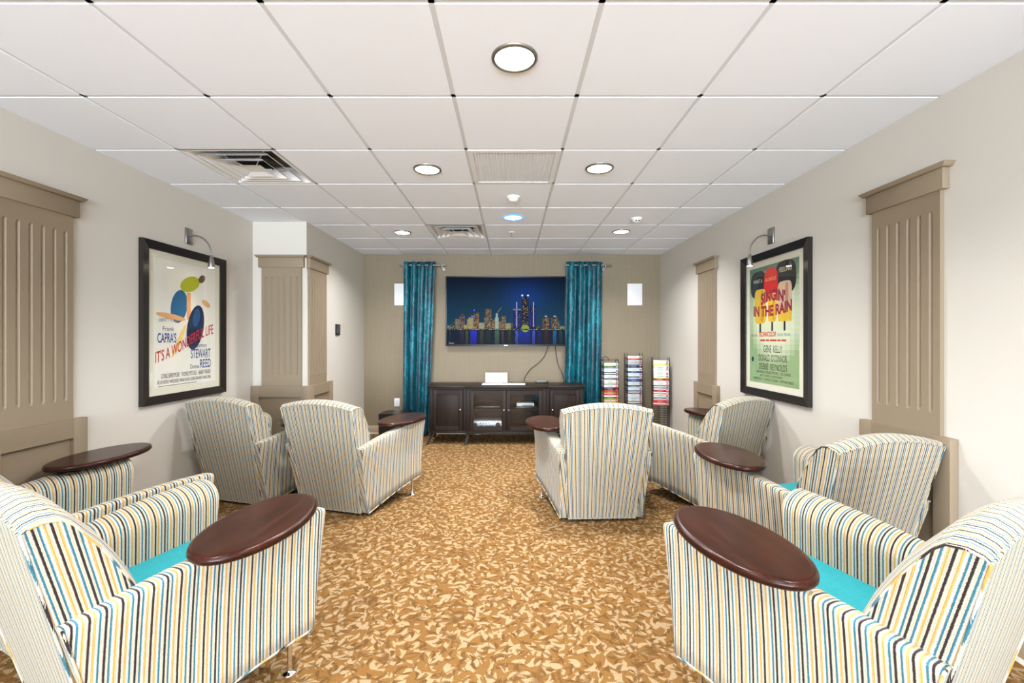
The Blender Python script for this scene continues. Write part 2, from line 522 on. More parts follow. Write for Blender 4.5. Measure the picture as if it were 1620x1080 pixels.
# ------------------------------------------------------------------ framed posters
def poster(loc, rz, label, paint, sheetcol):
    root = tag(empty('framed_poster', loc, rz), label, 'poster')
    W, Z0, Z1, fw = .454, .86, 2.062, .062
    m = MB()
    def bar(a, b, c, d):  # mitred bars a,b outer; c,d inner (x,z)
        pts = [a, b, d, c]
        V = []
        for (x, z), inner in zip(pts, (0, 0, 1, 1)):
            V += [(x, 0, z), (x, -.024 if inner else -.034, z)]
        m.add(V, [(0, 2, 4, 6), (1, 7, 5, 3), (0, 1, 3, 2), (4, 5, 7, 6), (0, 6, 7, 1), (2, 3, 5, 4)])
    o = [(-W, Z0), (W, Z0), (W, Z1), (-W, Z1)]; q = [(-W+fw, Z0+fw), (W-fw, Z0+fw), (W-fw, Z1-fw), (-W+fw, Z1-fw)]
    for k in range(4): bar(o[k], o[(k+1) % 4], q[k], q[(k+1) % 4])
    m.build('frame', M_frame, root)
    m = MB(); m.box(-W+fw-.005, W-fw+.005, -.012, -.004, Z0+fw-.005, Z1-fw+.005)
    m.build('mat_board', M_mat, root)
    m = MB(); m.box(-.332, .332, -.0135, -.012, .975, 1.947)
    m.col = [sheetcol]*len(m.f)
    paint(m)
    m.build('printed_sheet', M_print, root, recalc=False, colors=True)
    m = MB(); m.box(-W+fw-.004, W-fw+.004, -.0215, -.0205, Z0+fw-.004, Z1-fw+.004)
    m.build('glazing', M_glass, root)
    return root

def blob(m, cx, cz, rx, rz, y, col, ang=0, n=20, p=2.0):
    pts = []
    for k in range(n):
        a = 2*pi*k/n
        c_, s_ = cos(a), sin(a)
        x = rx*math.copysign(abs(c_)**(2/p), c_); z = rz*math.copysign(abs(s_)**(2/p), s_)
        pts.append((cx+x*cos(ang)-z*sin(ang), cz+x*sin(ang)+z*cos(ang)))
    m.poly(pts, y, col)

def paint_left(m):
    RED, BLU, NAV, BLK, GRN = lin(190, 36, 30), lin(20, 66, 140), lin(16, 34, 74), lin(70, 62, 58), lin(176, 180, 36)
    SK, SK2 = lin(226, 168, 112), lin(240, 205, 120)
    y = -.0138
    # plain coloured forms where the artwork is
    blob(m, .03, 1.79, .115, .06, y, GRN, .35)
    blob(m, .165, 1.85, .045, .03, y-.0001, lin(104, 74, 58), .6)
    blob(m, -.09, 1.60, .085, .135, y-.0001, lin(40, 104, 150), -.25)
    m.quad(-.01, .035, 1.50, 1.72, y-.0002, SK)
    blob(m, -.17, 1.515, .15, .022, y-.0002, SK, -.12)
    blob(m, -.09, 1.33, .02, .15, y-.0002, SK2, -.5)
    blob(m, .09, 1.44, .095, .19, y-.0003, NAV, -.25)
    blob(m, .10, 1.52, .04, .08, y-.0004, lin(30, 80, 132), -.25)
    blob(m, .215, 1.645, .055, .025, y-.0004, SK, -.4)
    # writing
    def rise(px, pz, t):
        s_ = t*t*(3-2*t)
        return px, pz+.205*(.35*t+.65*s_) + .02*t
    put_text(m, "IT'S A WONDERFUL LIFE", -.36+.035, 1.165, .082, .63, y-.0008, RED, .012, rise)
    put_text(m, "LIBERTY FILMS", -.29, 1.475, .025, .17, y-.0006, lin(120, 126, 160))
    put_text(m, "Frank", -.255, 1.405, .032, .11, y-.0006, BLU)
    put_text(m, "CAPRA'S", -.305, 1.315, .072, .185, y-.0006, BLU, .012)
    put_text(m, "James", .10, 1.275, .036, .12, y-.0006, NAV)
    put_text(m, "STEWART", .035, 1.185, .075, .235, y-.0006, BLU, .01)
    put_text(m, "Donna", .03, 1.10, .035, .10, y-.0006, NAV)
    put_text(m, "REED", .14, 1.10, .072, .135, y-.0006, BLU, .01)
    put_text(m, "LIONEL BARRYMORE   THOMAS MITCHELL   HENRY TRAVERS", -.27, 1.045, .036, .54, y-.0006, BLK)
    put_text(m, "BEULAH BONDI  WARD BOND  FRANK FAYLEN  GLORIA GRAHAME   FRANK CAPRA", -.305, .993+.01, .028, .58, y-.0006, BLK)
    m.quad(-.30, .1, .984, .988, y-.0006, BLK)

def paint_right(m):
    RED, MAR, NAV = lin(208, 36, 34), lin(150, 20, 52), lin(26, 34, 44)
    YEL, YEL2, DK, TAN = lin(222, 182, 44), lin(196, 150, 30), lin(24, 26, 32), lin(214, 182, 150)
    y = -.0138
    Zt, Zb = 1.947, .975
    v = lambda t: Zt-(Zt-Zb)*t
    # background wash of the print, green at the rim to pale in the middle
    N = 12
    for j in range(N*2):
        for i in range(N):
            u0, u1 = i/N, (i+1)/N; t0, t1 = j/(N*2), (j+1)/(N*2)
            e = max(0, 1-((((u0+u1)/2-.55)/.6)**2+(((t0+t1)/2-.42)/.42)**2))
            a, b = lin(142, 168, 120), lin(214, 222, 192)
            k = min(1, e*1.6); c = [a[q]*(1-k)+b[q]*k for q in range(3)]+[1]
            top = max(0, 1-(t0/.2)); tc = lin(60, 96, 104)
            c = [c[q]*(1-top*.7)+tc[q]*top*.7 for q in range(3)]+[1]
            m.quad(-.332+.664*u0, -.332+.664*u1, v(t1), v(t0), y, c)
    # plain coloured forms
    blob(m, -.20, v(.15), .115, .115, y-.0003, DK, p=3); blob(m, .17, v(.13), .13, .13, y-.0003, DK, p=3); blob(m, -.02, v(.17), .095, .14, y-.00035, RED, p=3)
    def bar_(cx, t0, t1, w, col, col2):
        blob(m, cx, (v(t0)+v(t1))/2, w, (v(t0)-v(t1))/2, y-.0004, col, p=5)
        blob(m, cx+w*.3, (v(t0)+v(t1))/2, w*.22, (v(t0)-v(t1))/2*.9, y-.0005, col2, p=5)
        m.quad(cx-.012, cx+.012, v(t1+.075), v(t1), y-.0004, DK)
    bar_(-.17, .19, .49, .085, YEL, YEL2)
    bar_(.0, .24, .48, .06, YEL, YEL2)
    bar_(.16, .16, .48, .09, TAN, lin(186, 140, 110))
    m.quad(.08, .245, v(.48), v(.38), y-.0006, YEL)
    CR = lin(226, 220, 190)
    put_text(m, "WHAT A", -.27, v(.135), .032, .13, y-.0008, CR)
    put_text(m, "GLORIOUS", -.10, v(.135), .028, .15, y-.0008, lin(230, 190, 120))
    put_text(m, "FEELING", .09, v(.085), .036, .16, y-.0008, CR, shear=.2)
    arc = lambda px, pz, t: (px, pz+.03*(1-(2*t-1)**2))
    put_text(m, "SINGIN'", -.16, v(.33), .085, .33, y-.001, MAR, .045, arc)
    arc2 = lambda px, pz, t: (px, pz+.012*(2*t-1)**2*1.5+.02*t)
    put_text(m, "IN THE RAIN", -.27, v(.435), .08, .52, y-.001, MAR, .045, arc2)
    put_text(m, "M-G-M's", -.30, v(.60), .02, .09, y-.0006, lin(130, 40, 50))
    put_text(m, "TECHNICOLOR", -.19, v(.60), .038, .24, y-.0006, RED, .02, shear=.2)
    put_text(m, "MUSICAL TREASURE", .07, v(.598), .02, .16, y-.0006, lin(130, 120, 160))
    for q, w_ in enumerate((.07, .05, .09, .04, .06)):
        x_ = -.17+(0, .08, .14, .24, .29)[q]; m.quad(x_, x_+w_, v(.64), v(.626), y-.0006, RED)
    put_text(m, "GENE  KELLY", -.12, v(.735), .058, .25, y-.0006, NAV)
    put_text(m, "DONALD  O'CONNOR", -.19, v(.81), .054, .38, y-.0006, NAV)
    put_text(m, "DEBBIE  REYNOLDS", -.185, v(.882), .052, .375, y-.0006, NAV)
    put_text(m, "JEAN HAGEN - MILLARD MITCHELL - CYD CHARISSE", -.225, v(.915), .022, .46, y-.0006, NAV)
    put_text(m, "BETTY COMDEN - ADOLPH GREEN", -.17, v(.943), .016, .3, y-.0006, NAV)
    put_text(m, "GENE KELLY - STANLEY DONEN - ARTHUR FREED", -.27, v(.975), .02, .54, y-.0006, NAV)
    blob(m, -.285, v(.80), .018, .022, y-.0006, lin(20, 60, 70))

poster((XL+.001, 3.566, 0), pi/2, 'black framed film poster on a white ground with a slanting red title', paint_left, lin(232, 230, 220))
poster((XR-.001, 3.541, 0), -pi/2, 'black framed film poster on green ground with a maroon title, on the right wall', paint_right, lin(190, 205, 165))

# gooseneck picture lamps
def picture_lamp(loc, rz, dz, reach, label):
    root = tag(empty('picture_lamp', loc, rz), label, 'wall lamp', 'gooseneck lamps over the posters')
    m = MB(); m.box(-.038, .038, -.014, 0, 2.115, 2.245, bev=.003); m.build('wall_plate', M_nickel, root)
    m = MB(); pts = [(0, -.012, 2.185)]
    for k in range(13):
        a = pi/2*k/12
        pts.append((0, -.05-(reach-.05)*sin(a), 2.03+dz+(2.187-2.03-dz)*cos(a)))
    pts.append((0, -reach, 2.01+dz))
    m.tube(pts, .006, 10); m.lathe([(.012, 0), (.012, .02)], 12, (0, -.032, 2.185), axis='Y')
    m.build('gooseneck_arm', M_nickel, root)
    m = MB(); zc = 1.925+dz
    m.lathe([(.024, zc), (.0245, zc+.012), (.02, zc+.055), (.012, zc+.085), (.007, zc+.10)], 20, (0, -reach, 0))
    h = m.build('lamp_head', M_nickel, root)
    m = MB(); m.lathe([(.0, zc-.001), (.019, zc-.001), (.019, zc+.002)], 16, (0, -reach, 0)); m.build('bulb', M_bulb, h)
    l = bpy.data.lights.new('lamp_spot', 'SPOT'); l.energy = 6; l.color = (1, .82, .58); l.spot_size = radians(100); l.spot_blend = .8; l.shadow_soft_size = .02
    lo = bpy.data.objects.new('lamp_spot', l); COL.objects.link(lo); lo.parent = root; lo.location = (0, -reach, zc-.01); lo.rotation_euler = (radians(-8), 0, 0)
picture_lamp((XL, 3.59, 0), pi/2, -.0, .19, 'brushed nickel gooseneck lamp above the poster with the slanting red title')
picture_lamp((XR, 3.57, 0), -pi/2, .01, .18, 'brushed nickel gooseneck lamp above the poster on green ground')

# ------------------------------------------------------------------ ceiling fixtures
can_lab = ['large round recessed ceiling light nearest the camera',
 'round recessed ceiling light just left of the slotted return grille',
 'round recessed ceiling light just right of the slotted return grille',
 'small far recessed ceiling light left of the far square vent',
 'small far recessed ceiling light below the two-eyed smoke detector',
 'recessed ceiling light with a blue glowing rim in the middle row']
def can_light(i, x, y):
    lab = can_lab[i] if i < 6 else 'recessed ceiling light overhead behind the viewpoint, %s' % {.65: 'first row', -.6: 'lone middle one nearer', -1.8: 'second pair', -3.0: 'lone middle one farther', -4.2: 'farthest pair'}[y] + (' on the left side' if x < -1 else ' on the right side' if x > 1 else '')
    root = tag(empty('ceiling_light', (x, y, CH)), lab, 'ceiling light', 'round recessed ceiling lights')
    m = MB(); m.lathe([(.099, .0), (.099, -.004), (.094, -.009), (.086, -.011), (.082, -.004), (.082, .0)], 40, cap=False)
    m.build('trim_ring', M_bluering if i == 5 else M_nickel if i in (1, 2, 3, 4) else M_nickel, root)
    m = MB(); m.lathe([(0, -.012), (.04, -.011), (.07, -.008), (.083, -.003)], 40, cap=False); m.build('lens', M_lens, root)
    l = bpy.data.lights.new('can_lamp', 'AREA'); l.shape = 'DISK'; l.size = .15; l.energy = CAN_W; l.color = (.98, .97, .97)
    l.spread = radians(140)
    lo = bpy.data.objects.new('can_lamp', l); COL.objects.link(lo); lo.parent = root; lo.location = (0, 0, -.018)
CAN_W = 22
for i, (x, y) in enumerate(cans): can_light(i, x, y)

def square_vent(x, y, label):
    root = tag(empty('air_vent', (x, y, CH)), label, 'vent', 'square air diffusers in the ceiling')
    H = .298
    m = MB()
    # housing cone rising to the duct
    def ring(r0, z0, r1, z1, mi=0):
        V = [(-r0, -r0, z0), (r0, -r0, z0), (r0, r0, z0), (-r0, r0, z0), (-r1, -r1, z1), (r1, -r1, z1), (r1, r1, z1), (-r1, r1, z1)]
        m.add(V, [(0, 1, 5, 4), (1, 2, 6, 5), (2, 3, 7, 6), (3, 0, 4, 7)], mi=mi)
    ring(.302, .0, .285, .0); ring(.285, 0, .275, .004); ring(.275, .004, .2, .085)
    m.build('housing', M_whitegloss, root)
    m = MB(); m.lathe([(.0, .088), (.13, .088), (.13, .028), (.126, .03), (.126, .08)], 32, cap=False)
    V = [(-.21, -.21, .0865), (.21, -.21, .0865), (.21, .21, .0865), (-.21, .21, .0865)]; m.add(V, [(0, 1, 2, 3)])
    m.build('duct_collar', M_dark, root)
    for a, b, z in ((.235, .17, -.004), (.165, .10, -.012)):
        m = MB(); ring(a, z, a*.97, z+.0005); ring(a*.97, z+.0005, b, z+.045); ring(b, z+.045, b, z+.048); ring(b, z+.048, a, z+.003)
        m.build('louvre_cone', M_whitegloss, root)
    m = MB(); ring(.105, -.018, .05, -.004); m.add([(-.05, -.05, -.004), (.05, -.05, -.004), (.05, .05, -.004), (-.05, .05, -.004)], [(0, 1, 2, 3)])
    m.build('centre_plate', M_whitegloss, root)
    m = MB()
    for sx, sy in ((1, 1), (1, -1), (-1, 1), (-1, -1)): m.tube([(sx*.04, sy*.04, .0), (sx*.2, sy*.2, .07)], .003, 6)
    m.build('support_rod', M_whitegloss, root)
square_vent(*VENTS[0], 'larger looking square louvred ceiling vent near the left wall')
square_vent(*VENTS[1], 'far square louvred ceiling vent beside the small sprinkler')
root = tag(empty('return_grille', (GRILLE[0], GRILLE[1], CH)), 'white slotted return air grille in the middle of the ceiling', 'grille')
m = MB()
for a, b, c, d in ((-.298, .298, -.298, -.265), (-.298, .298, .265, .298), (-.298, -.265, -.265, .265), (.265, .298, -.265, .265)): m.box(a, b, c, d, -.003, .012)
m.build('frame', M_whitegloss, root)
m = MB()
for k in range(26):
    x = -.255+k*.0204; m.box(x-.0055, x+.0055, -.265, .265, .0, .012)
for k in range(38):
    y = -.259+k*.014; m.box(-.265, .265, y-.003, y+.003, .003, .010)
m.build('grid_slats', M_whitegloss, root)
m = MB(); m.box(-.29, .29, -.29, .29, .022, .028); m.build('backing', M_dark, root)

def detector(x, y, label, eyes):
    root = tag(empty('smoke_detector', (x, y, CH)), label, 'smoke detector')
    m = MB(); m.lathe([(.055, 0), (.055, -.010), (.05, -.014), (.045, -.016), (.036, -.034), (.026, -.042), (0, -.044)], 28, cap=False); m.build('housing', M_white, root)
    m = MB()
    if eyes:
        for s_ in (-.013, .013): m.box(s_-.008, s_+.008, -.040, -.030, -.036, -.026, bev=.002)
        m.build('sensor_opening', M_black, root)
    else:
        for k in range(12):
            a = 2*pi*k/12; m.box(-.004, .004, -.002, .002, -.029, -.020, M=Matrix.Translation((.0395*cos(a), .0395*sin(a), 0)) @ Matrix.Rotation(a+pi/2, 4, 'Z'))
        m.build('sensor_opening', M_grid, root)
detector(.02, 3.70, 'white smoke detector just beyond the slotted return grille', False)
detector(1.245, 4.36, 'white smoke detector with two dark eyes towards the right wall', True)
root = tag(empty('fire_sprinkler', (.005, 4.93, CH)), 'small white fire sprinkler between the far vent and the right lights', 'sprinkler')
m = MB(); m.lathe([(.035, .002), (.035, -.003), (.012, -.006)], 20); m.build('escutcheon', M_white, root)
m = MB(); m.lathe([(.008, -.004), (.008, -.02)], 10); m.tube([(-.008, 0, -.02), (-.012, 0, -.03), (0, 0, -.042)], .002, 6); m.tube([(.008, 0, -.02), (.012, 0, -.03), (0, 0, -.042)], .002, 6); m.lathe([(.014, -.042), (.014, -.044)], 12)
m.build('nozzle', M_nickel, root)

# ------------------------------------------------------------------ TV
tv = tag(empty('television', (-.073, YB, 0)), 'large flat wall television showing a night skyline over water', 'television')
TW, TZ0, TZ1 = .842, 1.247, 2.222
m = MB(); m.box(-.84, .84, -.085, -.03, TZ0+.002, TZ1-.002, bev=.004); m.build('case', M_black, tv)
m = MB(); m.box(-.3, .3, -.03, 0, 1.55, 1.95); m.build('wall_mount', M_black, tv)
m = MB()
for a in ((-.842, -.828, TZ0, TZ1), (.828, .842, TZ0, TZ1), (-.828, .828, TZ0, TZ0+.02), (-.828, .828, TZ1-.014, TZ1)): m.box(a[0], a[1], -.09, -.078, a[2], a[3], bev=.001)
b_ = m.build('bezel', M_black, tv)
m = MB(); m.box(-.025, .025, -.0915, -.09, TZ0+.004, TZ0+.013); m.build('maker_badge', M_nickel, b_)
m = MB()
SX0, SX1, SZ0, SZ1 = -.828, .828, TZ0+.02, TZ1-.014
sx = lambda px: SX0+(SX1-SX0)*(px-55)/(1490-55)
sz = lambda py: SZ1-(SZ1-SZ0)*(py-150)/(970-150)
NX, NY = 24, 20
HOR = 785
for j in range(NY):
    for i in range(NX):
        y0 = 150+(HOR-150)*j/NY; y1 = 150+(HOR-150)*(j+1)/NY
        x0 = 55+1435*i/NX; x1 = 55+1435*(i+1)/NX
        t_ = (j+.5)/NY; xm = (x0+x1)/2
        c = [a*(1-t_)+b*t_ for a, b in zip(lin(3, 14, 38), lin(8, 66, 96))]
        g = math.exp(-((xm-1005)/260)**2-((y0-380)/190)**2)
        c = [c[0]+.0*g, c[1]+.02*g, c[2]+.16*g, 1]
        m.quad(sx(x0), sx(x1), sz(y1), sz(y0), -.0862, c)
m.quad(sx(55), sx(1490), sz(970), sz(HOR), -.0862, lin(10, 26, 48))
rr = random.Random(3)
blds = [(60, 138, 735, (96, 108, 100)), (110, 160, 690, (40, 58, 62)), (158, 215, 658, (108, 110, 92)), (208, 275, 620, (110, 84, 96)), (222, 262, 590, (70, 52, 66)),
 (262, 320, 730, (170, 160, 90)), (300, 425, 660, (138, 132, 104)), (318, 408, 640, (160, 150, 112)), (378, 448, 592, (84, 66, 52)), (412, 446, 580, (104, 74, 48)), (445, 510, 705, (160, 160, 130)),
 (510, 600, 640, (104, 92, 74)), (522, 600, 535, (84, 74, 64)), (598, 720, 690, (120, 100, 72)), (605, 660, 660, (100, 84, 64)), (640, 686, 640, (150, 170, 156)), (650, 676, 590, (160, 190, 180)), (720, 772, 622, (112, 90, 70)),
 (768, 832, 710, (160, 150, 110)), (832, 866, 700, (60, 62, 66)), (864, 955, 545, (16, 22, 66)), (1060, 1135, 500, (16, 20, 72)), (965, 1048, 385, (20, 20, 44)),
 (1140, 1180, 740, (60, 50, 60)), (1214, 1300, 640, (84, 58, 48)), (1232, 1290, 625, (60, 50, 56)), (1322, 1408, 640, (90, 68, 44)), (1340, 1396, 625, (60, 52, 56)), (1400, 1424, 680, (70, 84, 80)), (1424, 1488, 745, (110, 128, 104))]
for k, (x0, x1, y0, c) in enumerate(blds):
    m.quad(sx(x0), sx(x1), sz(HOR), sz(y0), -.0864-.00001*k, lin(*c))
    n = int((x1-x0)*(HOR-y0)/330)
    for q in range(n):
        wx = rr.uniform(x0+3, x1-8); wy = rr.uniform(y0+6, HOR-8); b = rr.uniform(.35, 1)
        wc = rr.choice([(255, 220, 150), (255, 240, 200), (230, 190, 120)]) if c[2] < 64 or c[0] > 60 else rr.choice([(235, 190, 120), (90, 90, 220)])
        m.quad(sx(wx), sx(wx+rr.uniform(3, 7)), sz(wy+5), sz(wy), -.0868, tuple(v_*b for v_ in lin(*wc)[:3])+(1,))
BL = lin(70, 90, 255)
for x in (904, 1108): m.quad(sx(x-6), sx(x+6), sz(755), sz(450), -.087, lin(170, 180, 240))
for x in (972, 1042): blob(m, sx(x), sz(372), .017, .017, -.087, lin(120, 160, 255)); blob(m, sx(x), sz(372), .009, .009, -.0871, (1.6, 1.7, 2, 1))
for x in (880, 940, 1075, 1125): m.quad(sx(x-3), sx(x+3), sz(750), sz(570), -.0869, lin(40, 40, 170))
m.quad(sx(860), sx(958), sz(552), sz(536), -.0871, lin(130, 130, 130))
blob(m, sx(388), sz(552), .012, .012, -.087, lin(90, 110, 255)); m.quad(sx(350), sx(395), sz(630), sz(618), -.087, lin(130, 140, 255))
m.poly([(sx(668), sz(580)), (sx(674), sz(580)), (sx(718), sz(522)), (sx(714), sz(520))], -.087, lin(170, 170, 150))
blob(m, sx(1008), sz(775), .056, .052, -.0872, lin(150, 170, 70))
for x in (1258, 1365): blob(m, sx(x), sz(625), .018, .010, -.087, lin(190, 190, 230))
blob(m, sx(1284), sz(725), .016, .02, -.087, lin(200, 84, 50))
m.quad(sx(55), sx(1490), sz(796), sz(778), -.0873, lin(34, 46, 36))
for q in range(120):
    wx = rr.uniform(58, 1480); m.quad(sx(wx), sx(wx+rr.uniform(3, 9)), sz(790), sz(783+rr.uniform(0, 4)), -.0875, lin(*rr.choice([(250, 235, 170), (255, 250, 220), (190, 220, 160), (230, 180, 90)])))
# reflections on the water
for x, w_, c in [(95, 6, (50, 70, 90)), (240, 26, (60, 50, 90)), (300, 16, (90, 100, 50)), (380, 38, (50, 60, 250)), (480, 22, (80, 80, 60)), (560, 30, (40, 60, 60)), (665, 26, (90, 130, 110)), (735, 12, (110, 80, 60)), (815, 20, (70, 70, 50)),
                 (905, 16, (80, 120, 255)), (1000, 70, (30, 56, 190)), (1108, 16, (80, 110, 255)), (1180, 20, (30, 40, 130)), (1265, 22, (80, 50, 40)), (1365, 20, (40, 130, 200)), (1440, 20, (50, 80, 90))]:
    for s_ in range(12):
        y0 = 800+s_*14; k = 1-.6*s_/12; jx = rr.uniform(-4, 4)
        m.quad(sx(x-w_+jx), sx(x+w_+jx), sz(min(968, y0+12)), sz(y0), -.0866, tuple(v_*k*.75 for v_ in lin(*c)[:3])+(1,))
for q in range(9):   # illegible scribbled mark in the corner of the picture
    x = 84+q*7; h = (26, 12, 18, 10, 12, 20, 10, 12, 8)[q]
    m.poly([(sx(x), sz(962)), (sx(x+2.5), sz(962)), (sx(x+6.5), sz(962-h)), (sx(x+4), sz(962-h))], -.0879, lin(200, 205, 210))
m.quad(sx(80), sx(148), sz(955), sz(953), -.0879, lin(170, 175, 180))
m.build('screen', M_screen, tv, recalc=False, colors=True)

def cable(name, pts, r, label, mat=M_black, cat='cable'):
    P = []
    pts = [Vector(p) for p in pts]
    for i in range(len(pts)-1):
        p0 = pts[max(i-1, 0)]; p1 = pts[i]; p2 = pts[i+1]; p3 = pts[min(i+2, len(pts)-1)]
        for k in range(6):
            t = k/6
            P.append(.5*((2*p1)+(-p0+p2)*t+(2*p0-5*p1+4*p2-p3)*t*t+(-p0+3*p1-3*p2+p3)*t**3))
    P.append(pts[-1])
    m = MB(); m.tube(P, r, 6)
    return tag(m.build(name, mat), label, cat)
cable('television_cable', [(.53, YB-.05, 1.26), (.47, YB-.04, 1.10), (.38, YB-.03, 1.0), (.28, YB-.03, .92), (.20, YB-.12, .82), (.18, YB-.22, .757)], .005, 'black cable curving from the television down to the console')
cable('television_cable', [(.62, YB-.05, 1.26), (.645, YB-.03, 1.08), (.68, YB-.03, .95), (.72, YB-.08, .85), (.725, YB-.215, .757)], .005, 'straighter black cable dropping beside the right curtain')

# ------------------------------------------------------------------ curtains
def curtain(x0, x1, b0, b1, seed, label, ng):
    r = random.Random(seed)
    yc = YB-.155
    root = tag(empty('curtain', ((x0+x1)/2, yc, 0)), label, 'curtain', 'teal velvet curtains beside the television')
    cx = (x0+x1)/2
    n, nz = 140, 40
    V = []; UV = []
    ph = [r.uniform(-.5, .5) for _ in range(6)]
    for j in range(nz+1):
        t = j/nz; z = 2.415-(2.415-.012)*t
        xa = x0+(b0-x0)*t; xb = x1+(b1-x1)*t
        for i in range(n+1):
            s = i/n
            s2 = s+.012*sin(7*s*pi+ph[0])*(.3+t)
            A = .040+.014*sin(5*s+ph[1])
            y = A*cos(2*pi*ng*s2+.4*sin(3*t+ph[2])*t) + .008*sin(23*s+4*t+ph[3])*t
            x = xa+(xb-xa)*s+.016*sin(4*pi*ng*s2+ph[4])*.6
            dz = .008*sin(2*pi*ng*s+1) if j == 0 else 0
            V.append((x-cx, y, z+dz)); UV.append((s, t))
    F = []
    for j in range(nz):
        for i in range(n): F.append((j*(n+1)+i, j*(n+1)+i+1, (j+1)*(n+1)+i+1, (j+1)*(n+1)+i))
    m = MB(); m.add(V, F, UV, smooth=True)
    o = m.build('drape', M_velvet, root, recalc=False)
    sd = o.modifiers.new('thick', 'SOLIDIFY'); sd.thickness = .004
    for k in range(ng*2):
        s = (k+.5)/(ng*2)
        x = x0+(x1-x0)*s-cx
        m = MB(); M_ = Matrix.Translation((x, 0, 2.366)) @ Matrix.Rotation(pi/2+(.5 if k % 2 else -.5), 4, 'Z') @ Matrix.Rotation(pi/2, 4, 'X')
        pts = [M_ @ Vector((.023*cos(a), .023*sin(a), 0)) for a in [2*pi*q/16 for q in range(16)]]
        m.tube(pts, .0055, 6, closed=True); m.build('grommet', M_nickel, root)
curtain(-1.50, -1.055, -1.50, -1.15, 5, 'teal crushed velvet curtain hanging left of the television', 4)
curtain(.775, 1.275, .745, 1.25, 9, 'teal crushed velvet curtain hanging right of the television', 4)
def rod(xa, xb, fin, label):
    root = tag(empty('curtain_rod', ((xa+xb)/2, YB-.155, 2.366)), label, 'curtain rod', 'curtain rods')
    c = (xa+xb)/2
    m = MB(); m.tube([(xa-c, 0, 0), (xb-c, 0, 0)], .011, 12); m.build('rod', M_nickel, root)
    for e0, e1 in ((xa-c-.012, xa-c), (xb-c, xb-c+.012)):
        m = MB(); m.tube([(e0, 0, 0), (e1, 0, 0)], .017, 12); m.build('finial', M_nickel, root)
    m = MB(); m.tube([(fin-c, 0, -.018), (fin-c, .05, -.02), (fin-c, .15, -.005)], .008, 8); m.lathe([(.016, -.012), (.02, 0), (.016, .012)], 12, (fin-c, 0, -.02)); m.box(fin-c-.015, fin-c+.015, .148, .155, -.05, .03); m.build('bracket', M_nickel, root)
rod(-1.53, -.93, -.955, 'nickel rod carrying the left curtain')
rod(.77, 1.385, 1.31, 'nickel rod carrying the right curtain')

# ------------------------------------------------------------------ wall speakers, outlet, panel
def wall_speaker(x, label):
    root = tag(empty('wall_speaker', (x, YB, 1.975)), label, 'speaker', 'white in-wall speakers')
    m = MB(); m.box(-.105, .105, -.012, 0, -.155, .155, bev=.003); m.build('frame', M_white, root)
    m = MB(); m.box(-.095, .095, -.016, -.010, -.145, .145, bev=.002); m.build('grille', M_whitegloss, root)
wall_speaker(-1.55, 'white rectangular wall speaker partly behind the left curtain')
wall_speaker(1.755, 'white rectangular wall speaker right of the right curtain')
root = tag(empty('power_outlet', (-1.62, YB, .446)), 'white double power outlet low on the tan wall', 'outlet')
m = MB(); m.box(-.038, .038, -.007, 0, -.058, .058, bev=.002); m.build('cover_plate', M_white, root)
for s_ in (-.022, .022):
    m = MB(); m.box(-.016, .016, -.010, -.006, s_-.014, s_+.014, bev=.003); so = m.build('socket', M_whitegloss, root)
    m = MB(); m.box(-.008, -.005, -.0105, -.0095, s_-.005, s_+.006); m.box(.005, .008, -.0105, -.0095, s_-.005, s_+.006); m.build('slot', M_black, so)
root = tag(empty('wall_control_panel', (XB, 5.28, 1.455), pi/2), 'small black control panel on the left wall beyond the pilaster', 'control panel')
m = MB(); m.box(-.06, .06, -.016, 0, -.065, .065, bev=.003); m.build('housing', M_black, root)
m = MB(); m.box(-.045, .045, -.0175, -.0155, -.045, .05); m.build('display', plain('display_grey', lin(52, 54, 54), .2), root)

# ------------------------------------------------------------------ media console
cs = tag(empty('media_console', (-.06, 0, 0)), 'long dark brown media console with two glass doors under the television', 'cabinet')
FY, BY = 5.60, 6.018    # front of side bays, back
W2 = .985; CXm = .50; bot, top = .155, .75
FM = FY-.03            # centre bay stands forward
m = MB()
# carcass: back, bottom, sides, dividers
m.box(-W2, W2, BY-.02, BY, bot, top-.03)
m.box(-W2, W2, FY+.01, BY-.02, bot+.01, bot+.035)
for x in (-W2, W2-.03): m.box(x, x+.03, FY+.01, BY-.02, bot, top-.03)
for x in (-CXm, CXm-.03): m.box(x, x+.03, FY+.01, BY-.02, bot, top-.03)
# face frame
for x in (-W2, -CXm-.055, CXm+.01, W2-.045): m.box(x, x+.045, FY, FY+.02, bot, top-.03, bev=.002)
for x in (-CXm-.01, CXm-.035): m.box(x, x+.045, FM, FM+.03, bot, top-.03, bev=.002)
for a, b, y in ((-W2, -CXm-.01, FY), (CXm+.01, W2, FY), (-CXm, CXm, FM)):
    m.box(a, b, y+.001, y+.02, bot, bot+.03); m.box(a, b, y+.001, y+.02, top-.055, top-.03)
    m.box(a-.004, b+.004, y-.008, y+.02, bot-.012, bot+.012, bev=.003)
m.build('carcass', M_console, cs)
m = MB()
m.box(-W2-.03, -CXm-.02, FY-.02, BY+.01, top-.03, top, bev=.004); m.box(CXm+.02, W2+.03, FY-.02, BY+.01, top-.03, top, bev=.004)
m.box(-CXm-.02, CXm+.02, FM-.02, BY+.01, top-.031, top+.001, bev=.004)
m.build('top', M_consoleH, cs)
